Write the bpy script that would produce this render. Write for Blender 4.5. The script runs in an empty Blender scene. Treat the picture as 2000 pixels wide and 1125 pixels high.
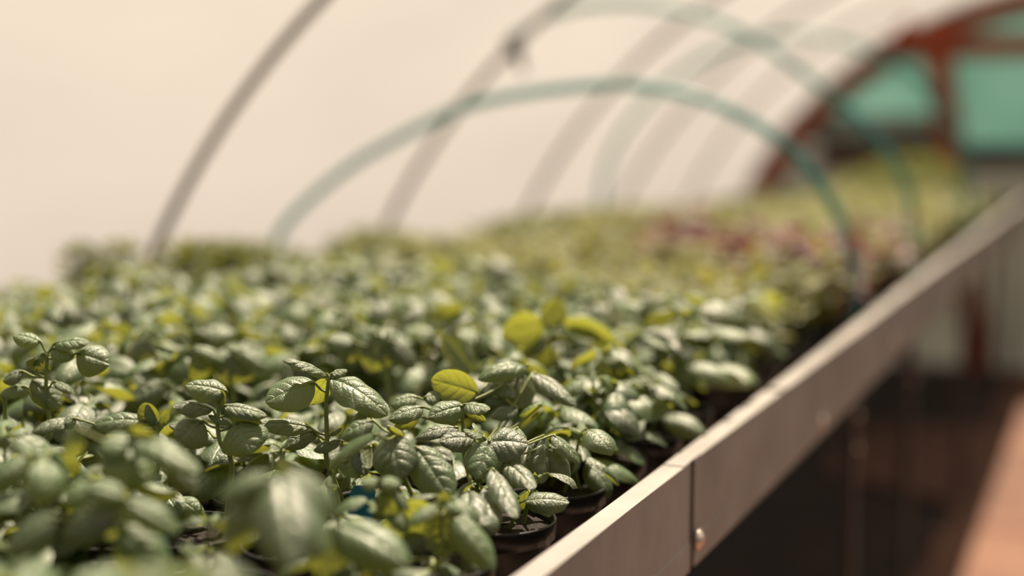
import bpy, math, random
import numpy as np
from mathutils import Vector, Matrix

random.seed(11)
rng = np.random.default_rng(11)
SC = bpy.context.scene
COL = SC.collection

# ------------------------------------------------------------------ camera
CAM_Z = 1.19
FPX = 50.0 / 36.0 * 2000.0
PITCH = math.radians(6.704)
YAW = math.radians(23.22)
cam_d = bpy.data.cameras.new('camera')
cam = bpy.data.objects.new('camera', cam_d)
COL.objects.link(cam)
cam.location = (0, 0, CAM_Z)
cam.rotation_euler = (math.pi / 2 - PITCH, 0, YAW)
cam_d.lens = 50
cam_d.sensor_width = 36
cam_d.clip_start = 0.02
cam_d.clip_end = 200
cam_d.dof.use_dof = True
cam_d.dof.focus_distance = 1.27
cam_d.dof.aperture_fstop = 1.3
SC.camera = cam

# ------------------------------------------------------------------ sky, sun, exposure
world = bpy.data.worlds.new('world')
SC.world = world
world.use_nodes = True
bg = world.node_tree.nodes['Background']
wnt = world.node_tree
w_tc = wnt.nodes.new('ShaderNodeTexCoord')
w_dot = wnt.nodes.new('ShaderNodeVectorMath')
w_dot.operation = 'DOT_PRODUCT'
w_dot.inputs[1].default_value = (-0.45, 0.85, 0.28)      # the bright hazy half of the sky, towards the sun
w_ramp = wnt.nodes.new('ShaderNodeValToRGB')
w_ramp.color_ramp.elements[0].position = 0.30
w_ramp.color_ramp.elements[0].color = (0.05, 0.062, 0.08, 1)
w_ramp.color_ramp.elements[1].position = 0.74
w_ramp.color_ramp.elements[1].color = (0.80, 0.675, 0.555, 1)
w_mad = wnt.nodes.new('ShaderNodeMath')
w_mad.operation = 'MULTIPLY_ADD'
w_mad.inputs[1].default_value = 0.5
w_mad.inputs[2].default_value = 0.5
wnt.links.new(w_tc.outputs['Generated'], w_dot.inputs[0])
wnt.links.new(w_dot.outputs['Value'], w_mad.inputs[0])
wnt.links.new(w_mad.outputs[0], w_ramp.inputs[0])
wnt.links.new(w_ramp.outputs[0], bg.inputs[0])
bg.inputs[1].default_value = 0.79
sun_d = bpy.data.lights.new('sun', 'SUN')
sun_d.energy = 14.0
sun_d.color = (1.0, 0.83, 0.62)
sun_d.angle = math.radians(0.8)
sun = bpy.data.objects.new('sun', sun_d)
COL.objects.link(sun)
SUN_AZ, SUN_EL = math.radians(6), math.radians(63)      # azimuth left of the tunnel axis
sun_dir = Vector((-math.sin(SUN_AZ) * math.cos(SUN_EL), math.cos(SUN_AZ) * math.cos(SUN_EL), math.sin(SUN_EL)))
sun.rotation_euler = sun_dir.to_track_quat('Z', 'Y').to_euler()
sun.location = sun_dir * 20
SC.view_settings.view_transform = 'Standard'
SC.view_settings.look = 'None'
SC.view_settings.gamma = 1
SC.view_settings.use_curve_mapping = False
SC.view_settings.exposure = 0.0
SC.cycles.max_bounces = 10
SC.cycles.transparent_max_bounces = 16
SC.cycles.sample_clamp_indirect = 6

# ------------------------------------------------------------------ camera frame helpers (numbers only)
cF = np.array([-math.sin(YAW) * math.cos(PITCH), math.cos(YAW) * math.cos(PITCH), -math.sin(PITCH)])
cR = np.array([math.cos(YAW), math.sin(YAW), 0.0])
cU = np.cross(cR, cF)
CAM = np.array([0, 0, CAM_Z])
TOCAM = np.array([math.sin(YAW), -math.cos(YAW), 0.0])
ZUP = np.array([0, 0, 1.0])


def at(px, py, d):
    """world point seen at photo pixel (px, py), d metres in front of the camera"""
    return CAM + d * (cF + cR * (px - 1000) / FPX - cU * (py - 562.5) / FPX)


def proj(P):
    P = np.asarray(P, float) - CAM
    d = P @ cF
    return 1000 + FPX * (P @ cR) / d, 562.5 - FPX * (P @ cU) / d, d


# ------------------------------------------------------------------ materials
def mat(name):
    m = bpy.data.materials.new(name)
    m.use_nodes = True
    nt = m.node_tree
    nt.nodes.clear()
    out = nt.nodes.new('ShaderNodeOutputMaterial')
    return m, nt, out


def node(nt, typ, **kw):
    n = nt.nodes.new(typ)
    for k, v in kw.items():
        if k.startswith('i_'):
            n.inputs[k[2:].replace('_', ' ')].default_value = v
        else:
            setattr(n, k, v)
    return n


def math_node(nt, op, a, b=None, c=None):
    n = nt.nodes.new('ShaderNodeMath')
    n.operation = op
    for i, x in enumerate((a, b, c)):
        if x is None:
            continue
        if isinstance(x, (int, float)):
            n.inputs[i].default_value = x
        else:
            nt.links.new(x, n.inputs[i])
    return n.outputs[0]


def simple(name, col, rough=0.5, metal=0.0, spec=0.5, noise=0.0, nscale=20, bump=0.0, bscale=60, col2=None):
    m, nt, out = mat(name)
    p = node(nt, 'ShaderNodeBsdfPrincipled')
    p.inputs['Base Color'].default_value = (*col, 1)
    p.inputs['Roughness'].default_value = rough
    p.inputs['Metallic'].default_value = metal
    p.inputs['Specular IOR Level'].default_value = spec
    tc = node(nt, 'ShaderNodeTexCoord')
    if noise or col2:
        n = node(nt, 'ShaderNodeTexNoise')
        n.inputs['Scale'].default_value = nscale
        n.inputs['Detail'].default_value = 6
        nt.links.new(tc.outputs['Object'], n.inputs['Vector'])
        r = node(nt, 'ShaderNodeValToRGB')
        c2 = col2 or tuple(x * (1 - noise) for x in col)
        r.color_ramp.elements[0].position = 0.35
        r.color_ramp.elements[1].position = 0.68
        r.color_ramp.elements[0].color = (*c2, 1)
        r.color_ramp.elements[1].color = (*col, 1)
        nt.links.new(n.outputs['Fac'], r.inputs[0])
        nt.links.new(r.outputs[0], p.inputs['Base Color'])
    if bump:
        n2 = node(nt, 'ShaderNodeTexNoise')
        n2.inputs['Scale'].default_value = bscale
        n2.inputs['Detail'].default_value = 8
        nt.links.new(tc.outputs['Object'], n2.inputs['Vector'])
        b = node(nt, 'ShaderNodeBump')
        b.inputs['Strength'].default_value = bump
        b.inputs['Distance'].default_value = 0.01
        nt.links.new(n2.outputs['Fac'], b.inputs['Height'])
        nt.links.new(b.outputs[0], p.inputs['Normal'])
    nt.links.new(p.outputs[0], out.inputs[0])
    return m


def leaf_material(name, top, under, glow, rough=0.42, spec=0.5, trans=0.34, vein=0.5, nveins=5.0, sheen=0.0):
    """leaf blade: darker glossy upper side, paler matt underside, light shining through; veins from the UV map"""
    m, nt, out = mat(name)
    L = nt.links.new
    uv = node(nt, 'ShaderNodeUVMap')
    sep = node(nt, 'ShaderNodeSeparateXYZ')
    L(uv.outputs[0], sep.inputs[0])
    u, v = sep.outputs[0], sep.outputs[1]
    av = math_node(nt, 'ABSOLUTE', math_node(nt, 'MULTIPLY_ADD', v, 2.0, -1.0))
    # lateral veins, curving forward
    q = math_node(nt, 'MULTIPLY', math_node(nt, 'SUBTRACT', u, math_node(nt, 'MULTIPLY', math_node(nt, 'POWER', av, 1.4), 0.26)), nveins)
    fr = math_node(nt, 'ABSOLUTE', math_node(nt, 'SUBTRACT', math_node(nt, 'FRACT', q), 0.5))       # 0.5 on a vein
    lat = math_node(nt, 'POWER', math_node(nt, 'MULTIPLY', fr, 2.0), 9.0)
    lat = math_node(nt, 'MULTIPLY', lat, math_node(nt, 'SUBTRACT', 1.0, math_node(nt, 'MULTIPLY', av, 0.75)))
    mid = math_node(nt, 'EXPONENT', math_node(nt, 'MULTIPLY', math_node(nt, 'POWER', math_node(nt, 'MULTIPLY', av, 14.0), 2.0), -1.0))
    veins = math_node(nt, 'MAXIMUM', lat, mid)
    vor = node(nt, 'ShaderNodeTexVoronoi', feature='DISTANCE_TO_EDGE')
    vor.inputs['Scale'].default_value = 17
    L(uv.outputs[0], vor.inputs['Vector'])
    small = math_node(nt, 'MINIMUM', math_node(nt, 'MULTIPLY', vor.outputs['Distance'], 3.0), 0.5)
    tcn = node(nt, 'ShaderNodeTexNoise')
    tcn.inputs['Scale'].default_value = 45
    tco = node(nt, 'ShaderNodeTexCoord')
    L(tco.outputs['Object'], tcn.inputs['Vector'])
    h = math_node(nt, 'ADD', math_node(nt, 'MULTIPLY', veins, -1.0), math_node(nt, 'MULTIPLY', small, 0.55))
    h = math_node(nt, 'ADD', h, math_node(nt, 'MULTIPLY', tcn.outputs['Fac'], 0.5))
    bump = node(nt, 'ShaderNodeBump')
    bump.inputs['Strength'].default_value = vein
    bump.inputs['Distance'].default_value = 0.0012
    L(h, bump.inputs['Height'])
    att = node(nt, 'ShaderNodeAttribute', attribute_name='tone')
    hsv = node(nt, 'ShaderNodeHueSaturation')
    hsv.inputs['Color'].default_value = (*top, 1)
    mr = node(nt, 'ShaderNodeMapRange')
    mr.inputs['To Min'].default_value = 0.5
    mr.inputs['To Max'].default_value = 1.8  # wide range puts part of the leaf light and shade into colour
    L(att.outputs['Fac'], mr.inputs[0])
    L(mr.outputs[0], hsv.inputs['Value'])
    mixv = node(nt, 'ShaderNodeMix', data_type='RGBA')
    L(math_node(nt, 'MULTIPLY', veins, 0.35), mixv.inputs[0])
    L(hsv.outputs[0], mixv.inputs[6])
    mixv.inputs[7].default_value = (top[0] * 2.6, top[1] * 2.2, top[2] * 1.8, 1)
    geo = node(nt, 'ShaderNodeNewGeometry')
    mixb = node(nt, 'ShaderNodeMix', data_type='RGBA')
    L(geo.outputs['Backfacing'], mixb.inputs[0])
    L(mixv.outputs[2], mixb.inputs[6])
    mixb.inputs[7].default_value = (*under, 1)
    p = node(nt, 'ShaderNodeBsdfPrincipled')
    L(mixb.outputs[2], p.inputs['Base Color'])
    rr = math_node(nt, 'MULTIPLY_ADD', geo.outputs['Backfacing'], 0.25, rough)
    L(rr, p.inputs['Roughness'])
    p.inputs['Specular IOR Level'].default_value = spec
    p.inputs['Sheen Weight'].default_value = sheen
    p.inputs['Sheen Roughness'].default_value = 0.45
    p.inputs['Sheen Tint'].default_value = (1, 0.97, 0.9, 1)
    L(bump.outputs[0], p.inputs['Normal'])
    tr = node(nt, 'ShaderNodeBsdfTranslucent')
    glow_mix = node(nt, 'ShaderNodeMix', data_type='RGBA')
    L(math_node(nt, 'MULTIPLY', veins, 0.45), glow_mix.inputs[0])
    glow_mix.inputs[6].default_value = (*glow, 1)
    glow_mix.inputs[7].default_value = (glow[0] * 0.55, glow[1] * 0.6, glow[2], 1)
    L(glow_mix.outputs[2], tr.inputs[0])
    L(bump.outputs[0], tr.inputs['Normal'])
    ms = node(nt, 'ShaderNodeMixShader')
    L(math_node(nt, 'MULTIPLY_ADD', att.outputs['Fac'], 0.18, trans - 0.06), ms.inputs[0])      # young leaves are thinner; raised to strengthen the backlit glow
    L(p.outputs[0], ms.inputs[1])
    L(tr.outputs[0], ms.inputs[2])
    L(ms.outputs[0], out.inputs[0])
    return m


def film_material():
    m, nt, out = mat('clear greenhouse film')
    L = nt.links.new
    tc = node(nt, 'ShaderNodeTexCoord')
    mp = node(nt, 'ShaderNodeMapping')
    mp.inputs['Scale'].default_value = (0.9, 0.5, 1.6)
    L(tc.outputs['Object'], mp.inputs['Vector'])
    n = node(nt, 'ShaderNodeTexNoise')
    n.inputs['Scale'].default_value = 1.6
    n.inputs['Detail'].default_value = 3
    L(mp.outputs[0], n.inputs['Vector'])
    tr = node(nt, 'ShaderNodeBsdfTransparent')
    tr.inputs[0].default_value = (0.985, 0.985, 0.985, 1)
    tl = node(nt, 'ShaderNodeBsdfTranslucent')
    tl.inputs[0].default_value = (0.72, 0.70, 0.68, 1)
    mx = node(nt, 'ShaderNodeMixShader')
    L(math_node(nt, 'MULTIPLY_ADD', n.outputs['Fac'], 0.16, 0.06), mx.inputs[0])
    L(tr.outputs[0], mx.inputs[1])
    L(tl.outputs[0], mx.inputs[2])
    L(mx.outputs[0], out.inputs[0])
    return m


def sheet_material(name, col, col2, trans=0.55):
    m, nt, out = mat(name)
    L = nt.links.new
    tc = node(nt, 'ShaderNodeTexCoord')
    n = node(nt, 'ShaderNodeTexNoise')
    n.inputs['Scale'].default_value = 2.2
    L(tc.outputs['Object'], n.inputs['Vector'])
    r = node(nt, 'ShaderNodeValToRGB')
    r.color_ramp.elements[0].color = (*col, 1)
    r.color_ramp.elements[1].color = (*col2, 1)
    r.color_ramp.elements[0].position = 0.3
    r.color_ramp.elements[1].position = 0.7
    L(n.outputs['Fac'], r.inputs[0])
    tl = node(nt, 'ShaderNodeBsdfTranslucent')
    df = node(nt, 'ShaderNodeBsdfDiffuse')
    L(r.outputs[0], tl.inputs[0])
    L(r.outputs[0], df.inputs[0])
    mx = node(nt, 'ShaderNodeMixShader')
    mx.inputs[0].default_value = trans
    L(df.outputs[0], mx.inputs[1])
    L(tl.outputs[0], mx.inputs[2])
    L(mx.outputs[0], out.inputs[0])
    return m


M = {}
M['basil'] = leaf_material('basil leaf', (0.036, 0.078, 0.024), (0.085, 0.12, 0.04), (0.40, 0.42, 0.05), rough=0.45, spec=1.1, trans=0.23, sheen=0.0)
M['herb'] = leaf_material('light herb leaf', (0.100, 0.118, 0.022), (0.13, 0.135, 0.035), (0.36, 0.33, 0.02), rough=0.45, spec=0.6, trans=0.33, sheen=0.1)
M['dense'] = leaf_material('olive herb leaf', (0.065, 0.085, 0.014), (0.10, 0.11, 0.02), (0.26, 0.27, 0.015), rough=0.55, spec=0.35, trans=0.35)
M['purple'] = leaf_material('purple leaf', (0.075, 0.014, 0.026), (0.12, 0.03, 0.045), (0.25, 0.03, 0.03), rough=0.40, spec=0.5, trans=0.25)
M['stem'] = simple('green stem', (0.16, 0.20, 0.045), 0.5, noise=0.25, nscale=60)
M['pot'] = simple('black plastic pot', (0.004, 0.0045, 0.007), 0.38, spec=0.4, noise=0.3, nscale=40)
M['soil'] = simple('potting soil', (0.018, 0.011, 0.008), 0.95, bump=1.0, bscale=160, col2=(0.012, 0.008, 0.006), nscale=120)
M['alu'] = simple('dull aluminium', (0.29, 0.275, 0.265), 0.5, metal=0.0, spec=0.4, noise=0.28, nscale=9, bump=0.15, bscale=35)
M['galv'] = simple('galvanised leg', (0.07, 0.062, 0.06), 0.5, metal=0.2, noise=0.3, nscale=14)
M['bolt'] = simple('bright screw', (0.75, 0.66, 0.58), 0.22, metal=0.9)
M['bench'] = simple('bench sheet', (0.36, 0.245, 0.195), 0.6, noise=0.35, nscale=14, bump=0.3, bscale=40)
M['steel'] = simple('grey steel tube', (0.20, 0.165, 0.145), 0.5, metal=0.3, noise=0.2, nscale=12)
M['clampm'] = simple('dark clamp', (0.05, 0.04, 0.04), 0.5, noise=0.3)
def hoop_material():
    m, nt, out = mat('translucent teal plastic')
    p = node(nt, 'ShaderNodeBsdfPrincipled')
    p.inputs['Base Color'].default_value = (0.035, 0.24, 0.24, 1)
    p.inputs['Roughness'].default_value = 0.35
    t = node(nt, 'ShaderNodeBsdfTransparent')
    t.inputs[0].default_value = (0.72, 0.90, 0.88, 1)
    mx = node(nt, 'ShaderNodeMixShader')
    mx.inputs[0].default_value = 0.55
    nt.links.new(p.outputs[0], mx.inputs[1])
    nt.links.new(t.outputs[0], mx.inputs[2])
    nt.links.new(mx.outputs[0], out.inputs[0])
    return m


M['teal'] = hoop_material()
M['rust'] = simple('red oxide steel', (0.40, 0.068, 0.018), 0.6, noise=0.45, nscale=7, bump=0.2)
M['brown'] = simple('dark brown board', (0.075, 0.032, 0.022), 0.75, noise=0.4, nscale=9, bump=0.3)
M['tag'] = simple('blue plastic tag', (0.01, 0.16, 0.30), 0.35, noise=0.12, nscale=30)
M['film'] = film_material()
M['tealsheet'] = sheet_material('teal shade sheet', (0.34, 0.56, 0.52), (0.46, 0.68, 0.64))
M['greysheet'] = sheet_material('grey sheet', (0.34, 0.35, 0.33), (0.46, 0.46, 0.43))
M['floor'] = simple('dark soil with painted shade', (0.028, 0.016, 0.013), 0.9, col2=(0.012, 0.008, 0.007), nscale=5, bump=0.6, bscale=25)  # soil colour kept very dark to carry the shade under the bench
M['path'] = simple('red clay path', (0.165, 0.078, 0.048), 0.85, col2=(0.105, 0.046, 0.028), nscale=1.7, bump=0.5, bscale=22)


# ------------------------------------------------------------------ mesh helpers
class Buf:
    def __init__(s):
        s.v, s.f, s.uv, s.t, s.n = [], [], [], [], 0

    def add(s, verts, faces, uvs=None, tone=0.5):
        verts = np.asarray(verts, float)
        faces = np.asarray(faces, int)
        s.v.append(verts)
        s.f.append(faces + s.n)
        s.uv.append(np.zeros((len(verts), 2)) if uvs is None else uvs)
        s.t.append(np.full(len(verts), tone))
        s.n += len(verts)

    def mesh(s, name, material, smooth=True):
        V = np.concatenate(s.v)
        me = bpy.data.meshes.new(name)
        F = [f for a in s.f for f in a.tolist()]
        me.from_pydata(V.tolist(), [], F)
        UV = np.concatenate(s.uv)
        lay = me.uv_layers.new(name='UVMap')
        idx = np.empty(len(me.loops), np.int32)
        me.loops.foreach_get('vertex_index', idx)
        lay.data.foreach_set('uv', UV[idx].astype(np.float32).ravel())
        a = me.attributes.new('tone', 'FLOAT', 'POINT')
        a.data.foreach_set('value', np.concatenate(s.t).astype(np.float32))
        if smooth:
            me.polygons.foreach_set('use_smooth', [True] * len(me.polygons))
        me.materials.append(material)
        return me

    def build(s, name, material, parent=None, smooth=True):
        return link(name, s.mesh(name, material, smooth), parent)


def link(name, me, parent=None):
    o = bpy.data.objects.new(name, me)
    COL.objects.link(o)
    if parent:
        o.parent = parent
    return o


def tag(o, label=None, cat=None, group=None, kind=None):
    if label: o['label'] = label
    if cat: o['category'] = cat
    if group: o['group'] = group
    if kind: o['kind'] = kind
    return o


def empty(name, loc=(0, 0, 0)):
    o = bpy.data.objects.new(name, None)
    COL.objects.link(o)
    o.location = loc
    o.empty_display_size = 0.05
    return o


def unit(a):
    a = np.asarray(a, float)
    return a / max(1e-9, np.linalg.norm(a))


def box(buf, lo, hi):
    (x0, y0, z0), (x1, y1, z1) = lo, hi
    v = [(x0, y0, z0), (x1, y0, z0), (x1, y1, z0), (x0, y1, z0), (x0, y0, z1), (x1, y0, z1), (x1, y1, z1), (x0, y1, z1)]
    buf.add(v, [(0, 3, 2, 1), (4, 5, 6, 7), (0, 1, 5, 4), (1, 2, 6, 5), (2, 3, 7, 6), (3, 0, 4, 7)])


def bevel_box(buf, lo, hi, b=0.002):
    """box with chamfered vertical and horizontal edges"""
    (x0, y0, z0), (x1, y1, z1) = lo, hi
    import itertools
    pts = []
    for sx, sy, sz in itertools.product((0, 1), repeat=3):
        X, Y, Z = (x0, x1)[sx], (y0, y1)[sy], (z0, z1)[sz]
        ix, iy, iz = (b, -b)[sx], (b, -b)[sy], (b, -b)[sz]
        pts += [(X, Y + iy, Z + iz), (X + ix, Y, Z + iz), (X + ix, Y + iy, Z)]
    me = bpy.data.meshes.new('t')
    import bmesh
    bm = bmesh.new()
    for p in pts:
        bm.verts.new(p)
    r = bmesh.ops.convex_hull(bm, input=bm.verts)
    bm.normal_update()
    bm.verts.index_update()
    v = [tuple(q.co) for q in bm.verts]
    for f in bm.faces:
        idx = [q.index for q in f.verts]
        buf.f.append(np.array([idx]) + buf.n)
    buf.v.append(np.array(v))
    buf.uv.append(np.zeros((len(v), 2)))
    buf.t.append(np.full(len(v), 0.5))
    buf.n += len(v)
    bm.free()
    bpy.data.meshes.remove(me)


def tube(buf, pts, rad, seg=8, tone=0.5, cap=True):
    pts = np.asarray(pts, float)
    n = len(pts)
    rad = np.full(n, rad) if np.isscalar(rad) else np.asarray(rad, float)
    tan = np.gradient(pts, axis=0)
    tan /= np.maximum(1e-9, np.linalg.norm(tan, axis=1))[:, None]
    ref = np.array([0, 0, 1.0]) if abs(tan[0][2]) < 0.9 else np.array([1.0, 0, 0])
    a = np.linspace(0, 2 * np.pi, seg, endpoint=False)
    V = []
    s = unit(np.cross(tan[0], ref))
    for i in range(n):
        s = unit(s - tan[i] * (s @ tan[i]))
        t2 = np.cross(tan[i], s)
        V.append(pts[i] + rad[i] * (np.cos(a)[:, None] * s + np.sin(a)[:, None] * t2))
    V = np.concatenate(V)
    F = [(i * seg + j, i * seg + (j + 1) % seg, (i + 1) * seg + (j + 1) % seg, (i + 1) * seg + j) for i in range(n - 1) for j in range(seg)]
    buf.add(V, F, tone=tone)
    if cap:
        for e in (0, n - 1):
            idx = [e * seg + j for j in range(seg)]
            if e == 0: idx = idx[::-1]
            buf.f.append(np.array([idx]) + (buf.n - len(V)))


def spline(pts, n=24):
    """Catmull-Rom through the points"""
    P = np.asarray(pts, float)
    P = np.vstack([2 * P[0] - P[1], P, 2 * P[-1] - P[-2]])
    out = []
    k = len(P) - 3
    per = max(2, n // k)
    for i in range(k):
        p0, p1, p2, p3 = P[i:i + 4]
        for t in np.linspace(0, 1, per, endpoint=(i == k - 1)):
            out.append(0.5 * ((2 * p1) + (-p0 + p2) * t + (2 * p0 - 5 * p1 + 4 * p2 - p3) * t * t + (-p0 + 3 * p1 - 3 * p2 + p3) * t ** 3))
    return np.array(out)


def lathe(buf, prof, c=(0, 0, 0), seg=24):
    a = np.linspace(0, 2 * np.pi, seg, endpoint=False)
    V = []
    for r, z in prof:
        V.append(np.stack([c[0] + r * np.cos(a), c[1] + r * np.sin(a), np.full(seg, c[2] + z)], 1))
    V = np.concatenate(V)
    F = [(i * seg + j, i * seg + (j + 1) % seg, (i + 1) * seg + (j + 1) % seg, (i + 1) * seg + j) for i in range(len(prof) - 1) for j in range(seg)]
    buf.add(V, F)


# ------------------------------------------------------------------ leaf blades
FACE_CACHE = {}


def grid_faces(nu, nv):
    if (nu, nv) not in FACE_CACHE:
        i, j = np.meshgrid(np.arange(nu), np.arange(nv), indexing='ij')
        a = (i * (nv + 1) + j).ravel()
        FACE_CACHE[(nu, nv)] = np.stack([a, a + nv + 1, a + nv + 2, a + 1], 1)
    return FACE_CACHE[(nu, nv)]


def leaf_local(W, bend, cup, nu, nv, puff, wav, r, twist=0.0, tipcurl=0.0, point=0.6):
    """unit-length blade in (d, side, n) coordinates"""
    u = np.linspace(0, 1, nu + 1)
    v = np.linspace(-1, 1, nv + 1)
    ang = bend * (u ** 1.1) + tipcurl * np.clip(u - 0.75, 0, 1) * 4
    du = 1.0 / nu
    cx = np.concatenate([[0], np.cumsum(np.cos((ang[:-1] + ang[1:]) / 2) * du)])
    cz = -np.concatenate([[0], np.cumsum(np.sin((ang[:-1] + ang[1:]) / 2) * du)])
    w = (u ** 0.52) * ((1 - u) ** point)
    w = w / w.max() * W / 2
    w[0] = W * 0.03
    w[-1] = W * 0.004
    U, Vv = np.meshgrid(u, v, indexing='ij')
    Wm = w[:, None]
    c = max(cup, 1e-3)
    ph = c * Vv
    cupw = Wm * np.sin(ph) / c
    cupz = -Wm * (1 - np.cos(ph)) / c * 1.0
    av = np.abs(Vv)
    q = (U - 0.26 * av ** 1.4) * 5.0
    ph0 = r.uniform(0, 6.28)
    lob = np.abs(np.sin(np.pi * q + 0.35 * np.sin(ph0 + 5 * U))) ** 0.7
    puff = puff * 0.72
    q2 = q + 0.9 * np.sin(2.3 * U + ph0) * av
    lob = lob * (0.65 + 0.35 * np.sin(q2 * 2.1 + ph0 + 3 * (Vv > 0)))
    h = puff * (lob * np.minimum(1, av * 3) * (1 - av ** 4) * np.sin(np.pi * np.clip(U, 0, 1)) ** 0.5)
    h -= puff * 0.9 * np.exp(-(av / 0.09) ** 2) * (1 - U)
    ph1, ph2 = r.uniform(0, 6.28, 2)
    h = h + wav * (av ** 2) * (np.sin(U * 9 + ph1 + (Vv > 0) * ph2) * 0.6 + np.sin(U * 17 + ph2) * 0.3)
    Z = cupz + h
    tw = twist * U
    X = cx[:, None] + np.sin(ang)[:, None] * Z
    N = cz[:, None] + np.cos(ang)[:, None] * Z
    S = cupw * np.cos(tw)
    N = N + cupw * np.sin(tw)
    uv = np.stack([U.ravel(), (Vv.ravel() + 1) / 2], 1)
    return np.stack([X.ravel(), S.ravel(), N.ravel()], 1), uv, (cx[-1], cz[-1])


def add_leaf(buf, base, d, n, L, W, bend=0.8, cup=0.9, nu=10, nv=6, puff=0.03, wav=0.02, tone=0.5, r=rng, **kw):
    d = unit(d)
    n = np.asarray(n, float)
    n = unit(n - d * (n @ d))
    s = np.cross(n, d)
    P, uv, _ = leaf_local(W, bend, cup, nu, nv, puff, wav, r, **kw)
    V = np.asarray(base) + L * (P[:, 0:1] * d + P[:, 1:2] * s + P[:, 2:3] * n)
    buf.add(V, grid_faces(nu, nv)[:, ::1], uv, tone)


def add_leaf_between(buf, P0, P1, nh, W_world, bend=0.6, cup=0.9, nu=30, nv=16, puff=0.03, wav=0.02, tone=0.5, r=rng, **kw):
    """blade whose stalk end is P0 and whose tip is P1, upper side towards nh"""
    P0, P1 = np.asarray(P0), np.asarray(P1)
    ch = P1 - P0
    L0 = np.linalg.norm(ch)
    c = ch / L0
    m = unit(np.asarray(nh) - c * (np.asarray(nh) @ c))
    _, _, (ex, en) = leaf_local(0.5, bend, cup, nu, nv, 0, 0, np.random.default_rng(0), **kw)
    E = math.hypot(ex, en)
    L = L0 / E
    d = (ex * c - en * m) / E
    n = (en * c + ex * m) / E
    P, uv, _ = leaf_local(W_world / L, bend, cup, nu, nv, puff, wav, r, **kw)
    s = np.cross(n, d)
    V = P0 + L * (P[:, 0:1] * d + P[:, 1:2] * s + P[:, 2:3] * n)
    buf.add(V, grid_faces(nu, nv), uv, tone)
    return d


# ------------------------------------------------------------------ plant builders (origin at the pot's base centre)
POT_H, POT_R = 0.090, 0.056


def pot_mesh(h=POT_H, r=POT_R):
    b = Buf()
    rb = r * 0.72
    lathe(b, [(0.001, 0.0), (rb * 0.93, 0.0), (rb, 0.003), (r * 0.93, h * 0.80), (r * 0.935, h * 0.81), (r * 0.985, h * 0.815), (r, h * 0.985),
              (r * 0.99, h), (r * 0.965, h), (r * 0.95, h * 0.975), (r * 0.93, h * 0.80), (rb * 0.94, 0.006), (0.001, 0.006)], seg=32)
    return b.mesh('pot', M['pot'])


def soil_mesh(h=POT_H, r=POT_R):
    b = Buf()
    prof = [(0.001, h * 0.93), (r * 0.3, h * 0.94), (r * 0.6, h * 0.925), (r * 0.925, h * 0.90), (r * 0.90, h * 0.86)]
    lathe(b, prof, seg=20)
    V = b.v[0]
    V[:, 2] += rng.uniform(-0.0015, 0.0015, len(V))
    return b.mesh('soil', M['soil'])


def basil_plant(seed, stems=5, hmin=0.080, hmax=0.130, nu=12, nv=8, spread=0.034, big=1.0, zc=1.0, low=False):
    r = np.random.default_rng(seed)
    fb, sb = Buf(), Buf()
    top = POT_H * 0.92
    for k in range(stems):
        a0 = r.uniform(0, 2 * np.pi)
        rr = spread * math.sqrt(r.uniform(0.02, 1))
        base = np.array([rr * math.cos(a0), rr * math.sin(a0), top - 0.004])
        H = r.uniform(hmin, hmax) * zc
        lean = np.array([math.cos(a0), math.sin(a0), 0]) * r.uniform(0.0, 0.32) + r.normal(0, 0.06, 3) * [1, 1, 0]
        tip = base + np.array([0, 0, H]) + lean * H
        midp = (base + tip) / 2 + r.normal(0, 0.003, 3)
        path = spline([base, midp, tip], 12)
        tube(sb, path, np.linspace(0.0021, 0.0014, len(path)), 6)
        az = r.uniform(0, 2 * np.pi)
        nodes = [0.52, 0.76, 1.0] if not low else [0.7, 1.0]
        for t in nodes:
            P = path[min(len(path) - 1, int(t * (len(path) - 1)))]
            az += math.pi / 2 + r.normal(0, 0.25)
            isTop = t == 1.0
            for sgn in (0, math.pi):
                aa = az + sgn + r.normal(0, 0.2)
                L = r.uniform(0.044, 0.066) * big * (0.85 if isTop else 1.0)
                pit = r.uniform(0.10, 0.6) if not isTop else r.uniform(0.05, 0.55)
                out = np.array([math.cos(aa), math.sin(aa), 0])
                pet = L * r.uniform(0.2, 0.34)
                d0 = unit(out * math.cos(pit) + ZUP * math.sin(pit))
                B = P + d0 * pet
                tube(sb, [P, P + d0 * pet * 0.5 + [0, 0, 0.0006], B], [0.0011, 0.0009, 0.0008], 5, cap=False)
                d1 = unit(out * math.cos(pit - 0.35) + ZUP * math.sin(pit - 0.35))
                sd = np.cross(ZUP, out)
                n = unit(ZUP + sd * r.normal(0, 0.38) + out * 0.1)
                add_leaf(fb, B - d0 * 0.001, d1, n, L, r.uniform(0.62, 0.80), bend=r.uniform(0.5, 1.45), cup=r.uniform(0.45, 1.15),
                         nu=nu, nv=nv, puff=r.uniform(0.018, 0.042), wav=r.uniform(0.0, 0.035), tone=r.uniform(0, 1), r=r,
                         twist=r.normal(0, 0.35), tipcurl=r.uniform(-0.2, 0.6))
            if isTop:
                for q in range(3):                      # small folded crown leaves
                    aa = az + math.pi / 2 + q * 2.1 + r.normal(0, 0.3)
                    out = np.array([math.cos(aa), math.sin(aa), 0])
                    pit = r.uniform(0.5, 1.1)
                    L = r.uniform(0.013, 0.026) * big
                    d1 = unit(out * math.cos(pit) + ZUP * math.sin(pit))
                    add_leaf(fb, P - ZUP * 0.0005, d1, ZUP - out * 0.6, L, 0.6, bend=r.uniform(0.3, 1.2), cup=1.2, nu=max(6, nu // 2), nv=max(4, nv // 2),
                             puff=0.03, wav=0.02, tone=r.uniform(0.6, 1), r=r)
    return fb, sb


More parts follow.
